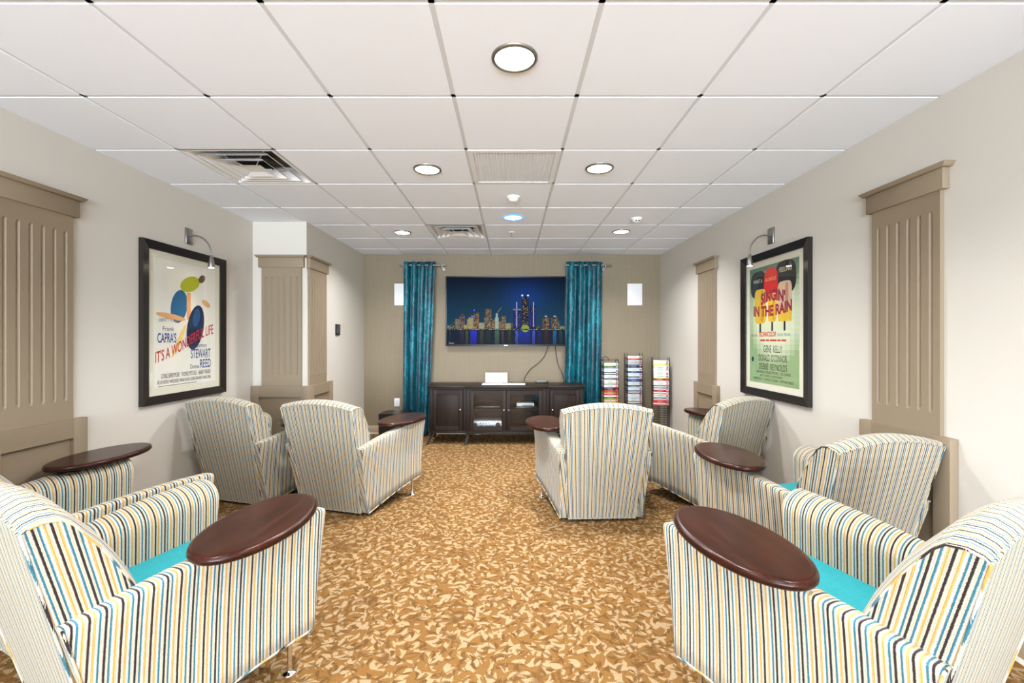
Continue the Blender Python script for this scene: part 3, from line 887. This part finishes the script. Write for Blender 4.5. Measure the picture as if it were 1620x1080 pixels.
def leg(x, y, dx, dy):
    m = MB(); rows = []
    for k in range(7):
        t = k/6; z = bot*(1-t); s_ = .022-.010*t
        ox = dx*t*t; oy = dy*t*t
        rows.append([(x+ox-s_, y+oy-s_, z), (x+ox+s_, y+oy-s_, z), (x+ox+s_, y+oy+s_, z), (x+ox-s_, y+oy+s_, z)])
    V = [p for r_ in rows for p in r_]; F = []
    for k in range(6):
        for q in range(4): F.append((k*4+q, k*4+(q+1) % 4, (k+1)*4+(q+1) % 4, (k+1)*4+q))
    F.append((24, 25, 26, 27)); m.add(V, F)
    m.build('leg', M_console, cs)
for x, y, dx, dy in ((-W2+.03, FY+.03, -.06, -.05), (W2-.03, FY+.03, .06, -.05), (-CXm+.01, FM+.03, -.035, -.05), (CXm-.01, FM+.03, .035, -.05),
                     (-W2+.03, BY-.03, -.04, .02), (W2-.03, BY-.03, .04, .02)): leg(x, y, dx, dy)
def door(x0, x1, y, glass, knob_x):
    z0, z1 = bot+.033, top-.058
    m = MB(); s_ = .05
    m.box(x0, x0+s_, y-.016, y+.004, z0, z1, bev=.002); m.box(x1-s_, x1, y-.016, y+.004, z0, z1, bev=.002)
    m.box(x0+s_-.001, x1-s_+.001, y-.0155, y+.0035, z1-s_, z1-.0005, bev=0); m.box(x0+s_-.001, x1-s_+.001, y-.0155, y+.0035, z0+.0005, z0+s_, bev=0)
    d = m.build('door', M_console, cs)
    m = MB()
    if glass:
        m.box(x0+s_-.004, x1-s_+.004, y-.008, y-.005, z0+s_-.004, z1-s_+.004); m.build('pane', M_glass, d)
    else:
        nb = 1; w = (x1-x0-2*s_)/nb
        for k in range(nb): m.box(x0+s_+k*w+.001, x0+s_+(k+1)*w-.001, y-.008, y, z0+s_, z1-s_, bev=.0015)
        m.build('panel', M_console, d)
    m = MB(); m.lathe([(.006, -.0), (.006, -.012), (.013, -.018), (.014, -.024), (.009, -.031), (0, -.033)], 18, (knob_x, y-.015, (z0+z1)/2+.005), axis='Y', cap=False)
    m.build('knob', M_chrome, d)
door(-W2+.047, -CXm-.057, FY, False, -CXm-.085)
door(CXm+.057, W2-.047, FY, False, CXm+.085)
door(-CXm+.037, -.003, FM, True, -.03)
door(.003, CXm-.037, FM, True, .03)
m = MB(); m.box(-CXm+.03, CXm-.03, FY+.05, BY-.02, .425, .443); m.build('shelf', M_console, cs)
# equipment inside
def device(name, x0, x1, y0, y1, z0, z1, mat, label, cat, detail):
    root = tag(empty(name, ((x0+x1)/2, y0, z0)), label, cat)
    w = (x1-x0)/2
    m = MB(); m.box(-w, w, 0, y1-y0, 0, z1-z0, bev=.003); m.build('case', mat, root)
    m = MB(); detail(m, w, z1-z0); o = m.build('front_controls', M_black, root)
M_silver = plain('silver_faceplate', lin(196, 202, 208), .3, .5)
def det_amp(m, w, h):
    for k in range(4): m.box(-.09+k*.035, -.075+k*.035, -.003, .0, h*.62, h*.80)
    m.box(-.09, -.05, -.003, 0, h*.12, h*.3); m.box(-.02, .09, -.003, 0, h*.12, h*.3)
device('amplifier', -.50, -.12, FY+.07, FY+.4, .2, .285, M_silver, 'silver amplifier on the lower shelf behind the left glass door', 'amplifier', det_amp)
def det_pl(m, w, h):
    m.box(-w+.06, w-.02, -.003, 0, h*.15, h*.4)
device('disc_player', .075, .30, FY+.12, FY+.36, .47, .51, plain('white_silver_case', lin(228, 230, 232), .35), 'slim silver disc player on the upper shelf behind the right glass door', 'disc player', det_pl)
device('cable_box', .06, .33, FY+.07, FY+.38, .443, .469, M_black, 'thin black box under the silver disc player', 'media box', lambda m, w, h: m.box(-w+.02, -w+.08, -.002, 0, h*.3, h*.6))
device('disc_player', -.46, -.14, FY+.09, FY+.38, .443, .478, M_black, 'thin black disc player on the upper shelf behind the left glass door', 'disc player', lambda m, w, h: m.box(-w+.02, w-.02, -.002, 0, h*.45, h*.6))
amp = [o for o in bpy.data.objects if o.name == 'amplifier'][0]
for kx, kr in ((.14, .03), (-.15, .022)):
    m = MB(); m.lathe([(kr*.9, -.013), (kr, -.010), (kr, 0)], 20, (kx, 0, .04), axis='Y'); m.build('dial', M_black, amp)
# things on top
root = tag(empty('sign_card', (-.20, 5.97, .752)), 'white upright card leaning behind the papers on the console', 'card')
m = MB(); m.box(-.15, .15, .0, .006, .0, .135, bev=.001, M=Matrix.Rotation(radians(-8), 4, 'X')); m.build('card', plain('pale_grey_card', lin(214, 220, 222), .4), root)
m = MB(); m.box(-.08, .08, .0, .05, .0, .003); m.build('foot', M_white, root)
paper = [(-.24, 5.78, .03, 'white sheet of paper lying on the console top, the left one'), (.045, 5.77, -.05, 'white sheet of paper lying on the console top, the right one')]
for x, y, rz, lab in paper:
    m = MB(); m.box(-.14, .14, -.10, .10, 0, .003)
    o = m.build('paper_sheet', M_paper); o.location = (x, y, .7515); o.rotation_euler = (0, 0, rz); tag(o, lab, 'paper', 'papers on the console')
root = tag(empty('streaming_box', (.42, 5.95, .7505)), 'small black media box with a pale top on the console right half', 'media box')
m = MB(); m.box(-.085, .085, -.06, .06, 0, .022, bev=.003); m.build('case', M_black, root)
m = MB(); m.box(-.08, .06, -.055, .055, .023, .027, bev=.001); m.build('lid', plain('grey_lid', lin(150, 150, 146), .4), root)
for k, (xa, xb, dz) in enumerate(((-.95, -.45, .0), (-.55, -.2, -.02), (-.35, .15, .01))):
    cable('grey_cable', [(xa, FY+.18, .148+dz*.5), (xa*.7+xb*.3, FY+.16, .115+dz), (xa*.4+xb*.6, FY+.2, .13+dz), (xb, FY+.19, .148+dz*.5)], .006,
          ['pale grey cord slung under the left bay of the console', 'pale grey cord looping down under the console middle', 'pale grey cord under the console beneath the glass doors'][k], plain('pale_cord', lin(150, 152, 156), .5))

# subwoofer in the corner
root = tag(empty('subwoofer', (-1.47, 5.77, 0)), 'black subwoofer box on the floor in front of the left curtain', 'speaker')
m = MB()
P = [(-.24, -.10), (.12, -.10), (.12, .23), (-.16, .23), (-.24, .12)]
V = [(x, y, z) for z in (.03, .375) for x, y in P]; F = [(0, 1, 2, 3, 4), (9, 8, 7, 6, 5)]+[(i, (i+1) % 5, 5+(i+1) % 5, 5+i) for i in range(5)]
m.add(V, F); m.build('cabinet', plain('black_ash', lin(22, 19, 18), .35), root)
for x, y in ((-.2, -.07), (.08, -.07), (.08, .19), (-.12, .19)):
    m = MB(); m.lathe([(.015, 0), (.015, .03)], 10, (x, y, 0)); m.build('foot', M_black, root)

# ------------------------------------------------------------------ disc racks and cases
CASECOL = {'white': (206, 206, 202), 'black': (24, 24, 28), 'red': (196, 36, 36), 'blue': (60, 96, 150), 'pale blue': (176, 204, 220), 'yellow': (230, 202, 60), 'green': (130, 176, 50), 'grey': (128, 132, 136), 'orange': (222, 128, 40), 'navy': (28, 38, 74)}
CMAT = {k: plain('case_'+k.replace(' ', '_'), lin(*v), .35) for k, v in CASECOL.items()}
case_proto = {}
def disc_case(colr, acc):
    key = (colr, acc)
    if key not in case_proto:
        m = MB(); m.box(-.095, .095, 0, .135, 0, .0138, 0, bev=.0012)
        m.box(-.05, .02, -.0006, 0, .006, .008, 1); m.box(.062, .086, -.0006, 0, .002, .0118, 2)
        ac = {'white': 'black', 'black': 'white'}.get(colr, 'white')
        o = m.build('disc_case', [CMAT[colr], CMAT[ac], CMAT[acc]])
        case_proto[key] = o.data
        bpy.data.objects.remove(o)
    o = bpy.data.objects.new('disc_case', case_proto[key]); COL.objects.link(o)
    return o
ORD = 'first second third fourth fifth sixth seventh eighth ninth tenth eleventh twelfth thirteenth fourteenth fifteenth sixteenth seventeenth eighteenth nineteenth twentieth'.split()
def ordw(k):
    if k < 20: return ORD[k]
    t = ['twenty', 'thirty', 'forty', 'fifty', 'sixty', 'seventy'][(k+1)//10-2]
    r_ = (k+1) % 10
    return t+'-'+ORD[r_-1] if r_ else {'twenty': 'twentieth', 'thirty': 'thirtieth', 'forty': 'fortieth', 'fifty': 'fiftieth', 'sixty': 'sixtieth'}[t]
def rack(x, y, rz, ztop, zlow, weights, hoop, name, seed, posts=True):
    r = random.Random(seed)
    root = tag(empty('disc_rack', (x, y, 0), rz), {'left': 'black wire disc tower with a hoop top beside the right curtain', 'middle': 'tallest slim black disc tower in the middle of the three', 'right': 'black wire disc tower in the right corner, cases end above its foot'}[name], 'media rack', 'disc towers by the tan wall')
    T = ztop+.03
    m = MB()
    for sx_ in (-.104, .104):
        for sy_ in (.01, .146): m.tube([(sx_, sy_, 0.004), (sx_, sy_, T)], .004, 6)
    m.build('post', M_wire, root)
    m = MB()
    step = .06
    z = .05
    while z < ztop:
        m.tube([(-.104, .146, z), (.104, .146, z)], .002, 5); m.tube([(-.104, .01, z), (-.104, .146, z)], .002, 5); m.tube([(.104, .01, z), (.104, .146, z)], .002, 5)
        if z < zlow-.02:
            m.tube([(-.104, .01, z), (.104, .01, z)], .002, 5)
        z += .03 if z < zlow else step
    m.tube([(-.04, .01, 0.05), (-.04, .01, zlow-.01)], .002, 5); m.tube([(.04, .01, 0.05), (.04, .01, zlow-.01)], .002, 5)
    m.build('side_rungs', M_wire, root)
    m = MB(); m.box(-.12, .12, -.01, .16, 0, .012, bev=.003); m.build('base_plate', M_wire, root)
    if hoop:
        m = MB(); m.tube([(-.104, .07, T-.01)]+[(-.07+.045*cos(a)*-1+.01, .07, T-.01+.055*sin(a)) for a in [pi*q/10 for q in range(11)]], .004, 6)
        m.tube([(-.104, .07, T), (.104, .07, T)], .003, 6); m.lathe([(.008, 0), (.010, .012), (.004, .02)], 10, (.104, .07, T-.01)); m.lathe([(.008, 0), (.010, .012), (.004, .02)], 10, (-.104, .07, T-.01))
        m.build('hoop_handle', M_wire, root)
    n = int((ztop-zlow)/.0147)
    z = zlow
    R = Matrix.Rotation(rz, 4, 'Z')
    for k in range(n):
        idx = n-1-k           # from the top
        f = idx/n
        cw = weights(f)
        colr = r.choices([c for c, _ in cw], [w for _, w in cw])[0]
        acc = r.choice(['red', 'black', 'blue', 'white', 'red', 'grey'])
        if acc == colr: acc = 'black' if colr != 'black' else 'red'
        o = disc_case(colr, acc)
        p = R @ Vector((r.uniform(-.004, .004), r.uniform(-.006, .004)-.004, z)); o.location = (x+p.x, y+p.y, z)
        o.rotation_euler = (0, 0, rz+r.uniform(-.02, .02))
        tag(o, '%s spined disc case, %s from the top of the %s disc tower' % (colr, ordw(idx), name), 'disc case', 'disc cases in the %s disc tower' % name)
        z += .0147
W1 = lambda f: [('white', 4), ('grey', 1), ('pale blue', 1), ('black', 2), ('green', 1)] if f < .45 else [('white', 2), ('green', 1), ('orange', 1), ('red', 2.5), ('black', 3), ('navy', 1)]
W2_ = lambda f: [('red', 2), ('white', 3)] if f < .04 else [('pale blue', 3), ('white', 4), ('grey', 2), ('blue', 1), ('black', 1.6), ('navy', 1), ('red', .3)]
W3 = lambda f: [('white', 5), ('yellow', 2.2), ('pale blue', .5)] if f < .33 else [('red', 3), ('black', 2.6), ('white', 2.4), ('navy', 1), ('yellow', .8)]
rack(1.345, 5.90, radians(4), 1.03, .33, W1, True, 'left', 11)
rack(1.70, 6.03, 0, 1.12, .33, W2_, False, 'middle', 12)
rack(1.965, 5.75, radians(-12), 1.075, .475, W3, False, 'right', 13)

# ------------------------------------------------------------------ club chair
S = dict(a=.249, b=.312)
def lerp(a, b, t): return a+(b-a)*t
def back_y(z): return lerp(-.255, -.453, z/.826)
def make_arm(sg):
    NS, rows = 22, []
    def section(s, inset=0.0, yoff=0.0):
        zb = .026+.118*(.35*s+.65*sin(s*pi/2))
        zt = .543+.090*sin(s*pi/2)
        xb = lerp(.307, .425, s); xt = lerp(.334, .446, s)
        th = lerp(.098, .15, min(1, s*1.3)); rz = lerp(.06, .10, min(1, s*1.4))
        pts = []
        NH = 9
        for k in range(NH):
            h = k/(NH-1); z = lerp(zb, zt-.014, h)
            x = lerp(xb, xt, h**2.2)
            pts.append((x, z))
        pts.append((xt-.003, zt-.004)); pts.append((xt-.012, zt))
        for k in range(1, 9):
            a = pi/2*k/8
            pts.append((xt-.012-(th-.012)*sin(a)**.85, zt-rz*(1-cos(a)**.8)))
        xi0 = xt-th; xi1 = lerp(.235, .30, s)
        for k in range(1, 6):
            h = k/5; z = lerp(zt-rz, zb, h); x = lerp(xi0, xi1, h)
            pts.append((x, z))
        cxm = lerp((xt+xt-th)/2, (xb+xi1)/2, .5); czm = (zb+zt)/2; hh = (zt-zb)/2
        out = []; L = 0; prev = None
        for x, z in pts:
            if prev: L += sqrt((x-prev[0])**2+(z-prev[1])**2)
            prev = (x, z)
            q = (z-zb)/(zt-zb)
            yy = lerp(lerp(-.249, .345, s), lerp(-.380, .385, s), q)+yoff
            X = cxm+(x-cxm)*(1-inset/(th/2+.02)); Z = czm+(z-czm)*(1-inset/hh)
            # top front corner rounds down
            out.append((X*sg, yy, Z, yy, L))
        return out
    secs = [section(0, .006, -.0)]+[section(k/NS, 0, .004 if k == 0 else 0) for k in range(0, NS+1)]
    for a in (15, 35, 55, 75, 90):
        r_ = .028
        secs.append(section(1, r_*(1-cos(radians(a))), r_*sin(radians(a))))
    m = MB(); n = len(secs[0]); V = []; UV = []
    for sc_ in secs:
        for x, y, z, u, v in sc_: V.append((x, y, z)); UV.append((u, v))
    F = []
    for j in range(len(secs)-1):
        for i in range(n-1):
            f = (j*n+i, j*n+i+1, (j+1)*n+i+1, (j+1)*n+i); F.append(f if sg < 0 else f[::-1])
        # close underside
        f = (j*n+n-1, j*n, (j+1)*n, (j+1)*n+n-1); F.append(f if sg < 0 else f[::-1])
    m.add(V, F, UV, smooth=True)
    # caps
    for sc_ in (secs[0], secs[-1]):
        V = [(p[0], p[1], p[2]) for p in sc_]; UV = [(p[0]+.15*p[2], p[2]) for p in sc_]
        cx_ = sum(v[0] for v in V)/n; cy_ = sum(v[1] for v in V)/n; cz_ = sum(v[2] for v in V)/n
        # strip cap between outer and inner sides
        m.add(V, [(i, i+1, n-2-i, n-1-i) for i in range(n//2-1)], UV)
    # piping round the outer foot
    pts = []
    for k in range(0, NS+1, 2):
        q = section(k/NS)[0]; pts.append((q[0], q[1], q[2]))
    m.tube(pts, .0045, 6)
    pts = []
    sc0 = section(0)
    m.tube([(p[0], p[1], p[2]) for p in sc0[:14]], .0035, 6)
    return m.build('arm', M_stripe, None)
def make_back():
    m = MB(); NW = 16
    # profile: (y, z, halfwidth, arch, crown)
    def prof(w):
        ar = .040*(1-w*w)
        P = []
        for k in range(9):
            t = k/8; z = .026+(.826-.026)*t
            P.append((back_y(z), z+ar*t**6, lerp(S['a'], S['b'], t), 0))
        zt = .826+ar; y0 = back_y(.826)
        bulge = .030*(1-w**6)
        P += [(y0+.012, zt+.013, .316, 0), (y0+.040, zt+.022+.006*(1-w*w), .320, 0), (y0+.075, zt+.018+.008*(1-w*w), .322, 0),
              (y0+.100+bulge*.3, zt-.004+.006*(1-w*w), .323, 0)]
        z1 = zt-.03
        for k in range(1, 8):
            t = k/7; z = lerp(z1, .33, t)
            y = lerp(y0+.115, -.085, t**.85)+bulge*sin(min(1, t*1.1+.25)*pi*.8)
            P.append((y, z, lerp(.322, .262, t), 0))
        return P
    n = len(prof(0)); V = []; UV = []
    cols = [-1+2*i/NW for i in range(NW+1)]
    def emitcol(w):
        L = 0; prev = None; out = []
        for y, z, hw, _ in prof(w):
            if prev: L += sqrt((y-prev[0])**2+(z-prev[1])**2)
            prev = (y, z); out.append((hw*w, y, z, w*.335, L))
        return out
    C = [emitcol(w) for w in cols]
    # back panel (0..8) own patch, front/crown (8..end) own patch
    for a, b in ((0, 9), (8, n)):
        V = []; UV = []; F = []
        for c_ in C:
            for i in range(a, b): V.append(c_[i][:3]); UV.append(c_[i][3:])
        k = b-a
        for j in range(NW):
            for i in range(k-1): F.append((j*k+i, (j+1)*k+i, (j+1)*k+i+1, j*k+i+1))
        m.add(V, F, UV, smooth=True)
    # side gussets
    for c_, sg in ((C[0], -1), (C[-1], 1)):
        L = [p for p in c_]
        back = L[:9]; fr = L[8:][::-1]
        V = [p[:3] for p in L]; UV = [(p[1]+.26*p[2], p[2]) for p in L]
        F = []
        i, j = 0, n-1
        # zip strip between back line (up) and front line (reversed)
        while i < 8 or j > 9:
            if i < 8 and (j <= 9 or V[i+1][2] <= V[j-1][2]+.04):
                F.append((i, i+1, j)); i += 1
            else:
                F.append((i, j-1, j)); j -= 1
        F.append((8, 9, j)) if j != 9 else None
        m.add(V, F, UV)
        m.tube([p[:3] for p in L[:9]], .004, 6)
        m.tube([p[:3] for p in L[9:]], .003, 6)
    m.tube([c_[8][:3] for c_ in C], .004, 6)
    m.tube([c_[0][:3] for c_ in C], .004, 6)
    return m.build('backrest', M_stripe, None)
def make_seatbase():
    m = MB()
    m.hexa([(-.26, -.23, .05), (.26, -.23, .05), (-.33, .34, .15), (.33, .34, .15), (-.26, -.23, .29), (.26, -.23, .29), (-.33, .34, .29), (.33, .34, .29)], bev=.012)
    return m.build('seat_rail', M_stripe, None)
def make_cushion():
    m = MB()
    m.hexa([(-.245, -.16, .285), (.245, -.16, .285), (-.315, .37, .29), (.315, .37, .29), (-.245, -.16, .40), (.245, -.16, .40), (-.315, .37, .408), (.315, .37, .408)], bev=.035, seg=4)
    return m.build('seat_cushion', M_teal, None)
def make_leg():
    m = MB(); m.lathe([(.026, 0), (.027, .003), (.024, .007), (.012, .010), (.0095, .016), (.009, .15)], 20)
    return m.build('leg', M_chrome, None)
def make_glide():
    m = MB(); m.lathe([(.018, 0), (.018, .03)], 14); return m.build('rear_glide', M_black, None)
def make_under():
    m = MB(); m.hexa([(-.26, -.22, .045), (.26, -.22, .045), (-.36, .32, .142), (.36, .32, .142), (-.26, -.22, .05), (.26, -.22, .05), (-.36, .32, .148), (.36, .32, .148)])
    return m.build('dust_cover', M_blackmat, None)
def make_tablet():
    m = MB(); a, b = .165, .292
    prof = [(-.018, -.0300), (-.006, -.0285), (0, -.021), (.0, -.013), (-.004, -.004), (-.012, -.0006), (-.02, 0)]
    n = 56; V = []
    for off, z in prof:
        for k in range(n):
            t = 2*pi*k/n; V.append(((a+off)*cos(t), (b+off)*sin(t), z))
    F = []
    for i in range(len(prof)-1):
        for k in range(n): F.append((i*n+k, i*n+(k+1) % n, (i+1)*n+(k+1) % n, (i+1)*n+k))
    m.add(V, F, smooth=True); m.add(V[:n], [tuple(range(n))[::-1]]); m.add(V[-n:], [tuple(range(n))])
    return m.build('tablet_top', M_tablet, None)
def make_bracket():
    m = MB(); m.lathe([(.05, -.045), (.05, -.036), (.02, -.036), (.02, -.028)], 20)
    return m.build('tablet_swivel', M_black, None)

protos = []
P_armL, P_armR = make_arm(-1), make_arm(1)
P_back, P_rail, P_cush, P_leg, P_gl, P_un, P_tab, P_br = make_back(), make_seatbase(), make_cushion(), make_leg(), make_glide(), make_under(), make_tablet(), make_bracket()
protos = [P_armL, P_armR, P_back, P_rail, P_cush, P_leg, P_gl, P_un, P_tab, P_br]
def cp(src, parent, loc=(0, 0, 0), rz=0, name=None):
    o = src.copy(); COL.objects.link(o); o.parent = parent; o.location = loc; o.rotation_euler = (0, 0, rz)
    return o
TZ = .664
def chair(x, y, h, tab, label):
    root = tag(empty('club_armchair', (x, y, 0), -radians(h)), label, 'armchair', 'striped club armchairs with tablet arms')
    for p in (P_armL, P_armR, P_back, P_rail, P_cush, P_un): cp(p, root)
    for s_ in (-1, 1): cp(P_leg, root, (.385*s_, .275, 0)); cp(P_gl, root, (.24*s_, -.18, 0))
    tx, ty, ang = tab   # world centre and rotation (clockwise deg)
    th = radians(h); dx, dy = tx-x, ty-y
    lx, ly = dx*cos(th)-dy*sin(th), dx*sin(th)+dy*cos(th)
    t = cp(P_tab, root, (lx, ly, TZ), radians(h-ang))
    sgn = 1 if lx > 0 else -1
    b = cp(P_br, root, (.345*sgn, .12, TZ)); 
    return root
def T(x, y, h, side, ly=.16, ang=0, lx=.365):
    th = radians(h); a = lx*side
    return (x+a*cos(th)+ly*sin(th), y-a*sin(th)+ly*cos(th), h+ang)
chair(-1.356, 1.688, 26.4, (-.942, 1.65, 2.6), 'striped armchair nearest on the left, wood tablet on its right arm')
chair(-2.14, 2.14, 24, (-2.42, 2.60, 2), 'striped armchair against the left wall, partly hidden behind the nearest left one')
chair(-2.147, 3.809, 16, (-1.80, 3.78, -12), 'striped armchair below the poster with the slanting red title')
chair(-1.30, 3.636, 16, (-.935, 3.80, 17.4), 'striped armchair left of the aisle, its whole back and right side showing')
chair(1.164, 1.543, -26.9, (.774, 1.51, -9), 'striped armchair nearest on the right with bright teal seat showing')
chair(1.665, 2.468, -12.7, (1.29, 2.613, 2), 'striped armchair before the near right pilaster, wood tablet on its left arm')
chair(1.629, 3.786, -28, T(1.629, 3.786, -28, 1), 'striped armchair below the green poster, angled away from the wall')
chair(.655, 3.486, -2.3, T(.655, 3.486, -2.3, -1), 'striped armchair right of the aisle, its back squarely to the viewer')
for p in protos: bpy.data.objects.remove(p)

# ------------------------------------------------------------------ light
W = bpy.data.worlds.new('World'); SC.world = W; W.use_nodes = True
bg = W.node_tree.nodes['Background']; bg.inputs[0].default_value = (.80, .88, 1, 1); bg.inputs[1].default_value = 2.0
for i, (a, b) in enumerate(WIN):
    l = bpy.data.lights.new('window_daylight', 'AREA'); l.shape = 'RECTANGLE'; l.size = b-a-.1; l.size_y = WZ1-WZ0-.1
    l.energy = 420; l.color = (.80, .90, 1)
    o = bpy.data.objects.new('window_daylight', l); COL.objects.link(o); o.location = ((a+b)/2, YF-.14, (WZ0+WZ1)/2); o.rotation_euler = (radians(122), 0, 0)

# ------------------------------------------------------------------ camera and view
cam = bpy.data.cameras.new('Camera'); co = bpy.data.objects.new('Camera', cam); COL.objects.link(co)
co.location = (0, 0, CAM); co.rotation_euler = (radians(90), 0, 0)
cam.sensor_width = 36; cam.lens = 36*695/1620
cam.shift_x = (810-808.5)/1620; cam.shift_y = -(540-536.5)/1620
cam.clip_start = .02
SC.camera = co
vs = SC.view_settings
vs.view_transform = 'Standard'; vs.look = 'None'; vs.exposure = 0.55; vs.gamma = 1; vs.use_curve_mapping = False
SC.cycles.use_denoising = True
SC.cycles.max_bounces = 10; SC.cycles.diffuse_bounces = 6; SC.cycles.transparent_max_bounces = 12
SC.cycles.sample_clamp_indirect = 6
